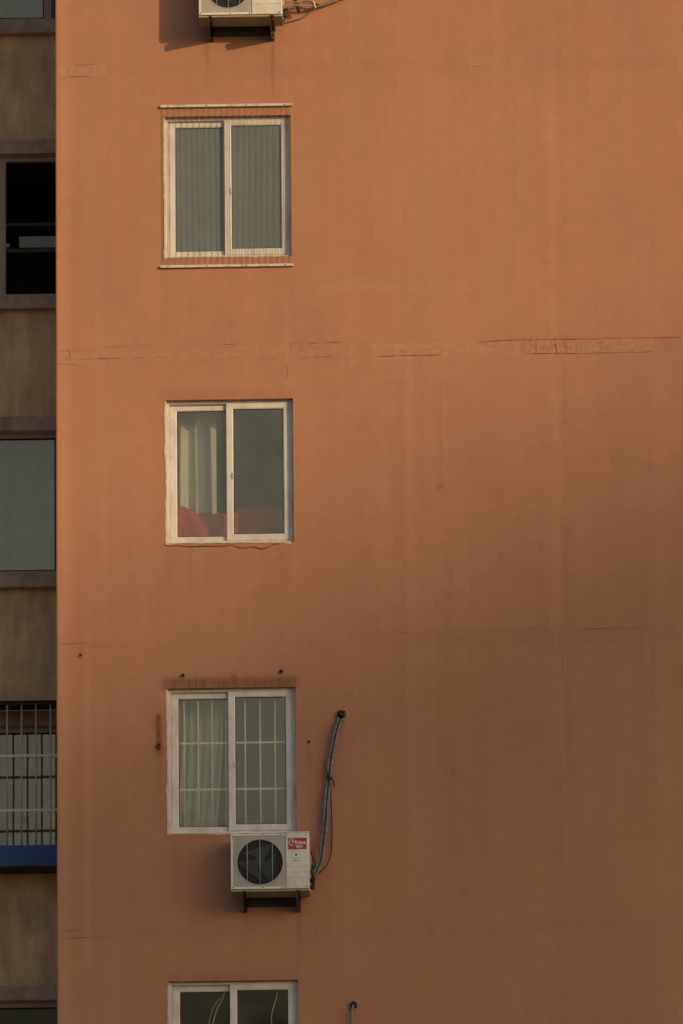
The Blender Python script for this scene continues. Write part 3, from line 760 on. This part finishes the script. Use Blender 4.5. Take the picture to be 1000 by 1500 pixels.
run('pipe_bundle', 'tangled dark pipes and cables beside the hard-shadowed air conditioner', 'pipes', [
    ('pipe', [W3(413, 12, -.25), W3(423, 8, -.22), W3(436, 7, -.12), W3(449, 10.5, -.08), W3(464, 8.5, -.06), W3(478, 5.5, -.05), W3(498, -2, -.04), W3(520, -12, -.01)], .013, 'copper_brown', .15),
    ('pipe', [W3(413, 5, -.24), W3(425, 2, -.2), W3(440, 3, -.11), W3(455, 4, -.08), W3(470, 6, -.06), W3(486, 0, -.05), W3(510, -10, -.01)], .008, 'copper_brown', .15),
    ('cable', [W3(414, 31.5, -.05), W3(428, 29.5, -.03), W3(444, 25, -.025), W3(456, 16, -.03), W3(466, 10, -.05), W3(476, 4, -.05)], .006, 'copper_brown', .05),
    ('cable', [W3(438, 3, -.10), W3(450, 1, -.07), W3(463, 5, -.08), W3(474, 7, -.05), W3(486, 3, -.03)], .005, 'rubber_black', .05),
    ('drain_hose', [W3(431, -4, -.13), W3(434, 3, -.12), W3(436.5, 10, -.11), W3(438.5, 17.5, -.10)], .019, 'rubber_black', .1),
    ('tie', [W3(459, 1, -.09), W3(461, 5, -.1), W3(463, 11, -.09)], .006, 'print_white', .1),
    ('cable', [W3(416, 16, -.2), W3(419, 22, -.2), W3(417, 28, -.16), W3(415, 31, -.1)], .007, 'rubber_black', .1)])
run('pipe', 'single dark pipe coming out of a wall hole beside the dark window', 'pipes', [
    ('pipe', [W3(517.5, 1473, .0), W3(515.5, 1476, -.05), W3(514, 1488, -.065), W3(513.5, 1510, -.06), W3(513, 1560, -.05)], .014, 'foil_wrap', .08),
    ('hole_plug', [W3(517.5, 1472, .02), W3(517.5, 1472.5, -.008), W3(517, 1473, -.035)], .034, 'rubber_black', .08)])

# ------------------------------------------------------------------ tan wing, set back behind the orange corner
wing = empty('apartment_wing', (-6.0, RD+4, 0), 'tan rendered wing with mauve sills standing back behind the orange corner', 'building')
def WPt(o): o.parent = wing; o.location = (6.0, -(RD+4), 0); return o
def wz_(py, Y=RD): return at(40, py, Y).z
def wx_(px, Y=RD): return at(px, 700, Y).x
XR = XL-.004                          # the wing butts against the flank of the orange block
heads = [wz_(226)+2.8, wz_(226), wz_(632), wz_(1064), wz_(1467)]
sills = [wz_(31), wz_(434), wz_(842), wz_(1262), wz_(1467)-1.42]
OXL, OXR = -3.6, XR-.02               # window openings run from here to the flank
m = MB(); zz = [T]
for h_, s_ in zip(heads, sills): zz += [h_, s_]
zz += [0]
for i in range(0, len(zz), 2): m.add([(-12, RD, zz[i+1]), (OXR+.02, RD, zz[i+1]), (OXR+.02, RD, zz[i]), (-12, RD, zz[i])], [(0, 1, 2, 3)])
for h_, s_ in zip(heads, sills):
    m.add([(-12, RD, s_), (OXL, RD, s_), (OXL, RD, h_), (-12, RD, h_)], [(0, 1, 2, 3)])
    y0, y1 = RD, RD+.24
    m.add([(OXL, y0, s_), (OXL, y1, s_), (OXL, y1, h_), (OXL, y0, h_)], [(0, 1, 2, 3)])
    m.add([(OXL, y0, h_), (OXR+.02, y0, h_), (OXR+.02, y1, h_), (OXL, y1, h_)], [(0, 1, 2, 3)])
    m.add([(OXL, y0, s_), (OXR+.02, y0, s_), (OXR+.02, y1, s_), (OXL, y1, s_)], [(0, 1, 2, 3)])
m.add([(-12, RD, 0), (-12, RD+9, 0), (-12, RD+9, T), (-12, RD, T)], [(0, 1, 2, 3)])
m.add([(-12, RD+9, 0), (XR, RD+9, 0), (XR, RD+9, T), (-12, RD+9, T)], [(0, 1, 2, 3)])
m.add([(-12, RD, T), (XR, RD, T), (XR, RD+9, T), (-12, RD+9, T)], [(0, 1, 2, 3)])
WPt(m.build('wall', 'tan_render'))
for k, (h_, s_) in enumerate(zip(heads, sills)):
    WPt(MB().box(-12, XR-.001, RD-.035, RD-.0005, h_+.002, h_+.145, .006).build('lintel_band', 'mauve_trim'))
    if k != 3:
        WPt(MB().box(OXL-.1, XR-.001, RD-.10, RD+.03, s_-.145, s_, .008).build('sill', 'mauve_trim'))
    # room behind
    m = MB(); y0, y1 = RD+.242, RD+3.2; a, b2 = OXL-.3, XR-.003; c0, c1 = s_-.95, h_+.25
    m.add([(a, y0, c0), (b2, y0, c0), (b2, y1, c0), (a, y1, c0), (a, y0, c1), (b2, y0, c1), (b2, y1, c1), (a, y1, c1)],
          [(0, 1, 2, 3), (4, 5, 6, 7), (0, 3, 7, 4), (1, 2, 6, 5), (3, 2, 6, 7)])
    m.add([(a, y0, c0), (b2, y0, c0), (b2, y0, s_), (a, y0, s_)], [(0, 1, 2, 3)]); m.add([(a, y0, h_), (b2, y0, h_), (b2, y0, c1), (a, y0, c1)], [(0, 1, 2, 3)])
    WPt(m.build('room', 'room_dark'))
def wing_window(k, splits, open_bay=None, fw=.055, yoff=.07, top=.05):
    """frame bars at the listed x positions; panes in every bay except the open one"""
    h_, s_ = heads[k], sills[k]; y0, y1 = RD+yoff, RD+yoff+.06
    m = MB(); m.box(OXL+.002, OXR-.002, y0, y1, h_-top, h_-.001, .004); m.box(OXL+.002, OXR-.002, y0, y1, s_+.001, s_+fw, .004)
    for x0, x1 in splits: m.box(x0, x1, y0+.001, y1-.001, s_+fw-.003, h_-top+.003, .004)
    fr = WPt(m.build('window', 'mauve_frame'))
    for i in range(len(splits)-1):
        if i == open_bay: continue
        a, b2 = splits[i][1], splits[i+1][0]
        MB().box(a-.003, b2+.003, y0+.025, y0+.031, s_+fw-.003, h_-top+.003).build('pane', 'window_glass', fr)
        m = MB(); w = .012
        for bx_ in ((a, a+w, s_+fw, h_-top), (b2-w, b2, s_+fw, h_-top), (a+w, b2-w, h_-top-w, h_-top), (a+w, b2-w, s_+fw, s_+fw+w)):
            m.box(bx_[0], bx_[1], y0+.016, y0+.0248, bx_[2], bx_[3])
        m.build('gasket', 'gasket_black', fr)
    return fr
L0 = (OXL+.004, OXL+.06)
xa, xb = wx_(65), wx_(76)
wing_window(0, [L0, (-2.7, -2.64), (xa, xb)])
wing_window(1, [L0, (-2.7, -2.64), (wx_(-4), wx_(8)), (OXR-.01, OXR-.004)], open_bay=2, fw=.012)
wing_window(2, [L0, (-2.7, -2.64), (wx_(81), OXR-.004)])
wing_window(3, [L0, (-2.7, -2.64), (-1.9, -1.84), (wx_(82.5), OXR-.004)], fw=.09, top=.05)
wing_window(4, [L0, (-2.7, -2.64), (OXR-.03, OXR-.004)])
# pelmet, shelf and boxes inside the open bay
s_ = sills[1]
def in_room(px0, px1, py0, py1, y0, y1, name, mat, label, cat):
    a = at(px0, py1, y0); b2 = at(px1, py0, y0)
    o = MB().box(a.x, min(b2.x, XR-.01), y0, y1, a.z, b2.z, .004).build(name, mat); tag(o, label, cat); return o
in_room(-150, 95, 363, 372, RD+.9, RD+1.3, 'shelf', 'wood_brown', 'brown shelf board inside the open window beside the orange corner', 'shelf')
in_room(-150, 95, 325, 333, RD+.95, RD+1.3, 'shelf', 'wood_brown', 'upper dark shelf board above the grey box in the open window', 'shelf')
in_room(28, 95, 345, 362.6, RD+.92, RD+1.2, 'storage_box', 'box_grey', 'long grey box standing on the shelf inside the open window', 'box')
in_room(-60, 14, 356, 362.6, RD+.93, RD+1.2, 'storage_box', 'box_grey', 'low grey box at the end of the shelf inside the open window', 'box')
# pale curtains and boards that show through the wing's glass
def wing_curtain(k, x0, x1, mat, label, seed):
    o = curtain(1, x0, x1, heads[k]-Z0-(.22 if k == 3 else 0), sills[k]-Z0-.2, RD+.5, mat, label, 8, .03, seed=seed); return o
wing_curtain(0, -3.2, -1.10, 'curtain_green', 'pale curtain behind the topmost window of the tan wing', 21)
wing_curtain(2, -3.2, -1.10, 'curtain_green', 'pale curtain behind the closed window below the open one', 22)
wing_curtain(3, -3.2, -1.10, 'curtain_grey', 'grey curtain behind the window with the steel cage', 23)
# security cage with blue apron
CY = RD-.42
zt = at(40, 1029, CY).z; zb_ = at(40, 1240, CY).z; za = at(40, 1269, CY).z
cg = empty('security_cage', (-2.2, RD, za), 'steel bar security cage with a blue sheet-metal apron on the tan wing', 'window cage')
def CG(o): o.parent = cg; o.location = (2.2, -RD, -za); return o
xl, xr = -3.7, XR-.02
CG(MB().box(xl, xr, CY-.004, CY+.0, za, zb_+.01, .0005).build('apron', 'blue_sheet'))
CG(MB().box(xl, xr, CY+.001, RD-.002, za+.004, za+.010).build('tray', 'dark_steel'))
CG(MB().box(xl-.02, xr+.01, CY-.03, RD-.036, zt+.004, zt+.012).build('roof_sheet', 'dark_steel'))
CG(MB().box(xl, xr, CY+.001, CY+.026, zt-.022, zt+.0035, .002).build('top_rail', 'dark_steel'))
cb = None; sp0 = (wx_(52, CY)-wx_(31, CY)); x = wx_(73.2, CY)
while x > xl+.05:
    if cb is None: cb = CG(MB().tube([(0, 0, 0), (0, 0, zt-zb_-.02)], .0085, 8).build('bar', 'bar_steel')); o = cb
    else: o = cb.copy(); COL.objects.link(o)
    o.location = (x+2.2, CY+.012-RD, zb_-za); x -= sp0
for py in (1107.5, 1187.5):
    p = at(40, py, CY); CG(MB().box(xl, xr, CY-.010, CY+.002, p.z-.013, p.z+.013, .003).build('crossbar', 'rail_pale'))
for x in (xl+.01, xr-.03): CG(MB().box(x, x+.024, CY+.001, RD-.002, zb_-.02, zb_+.002, .002).build('side_rail', 'dark_steel'))
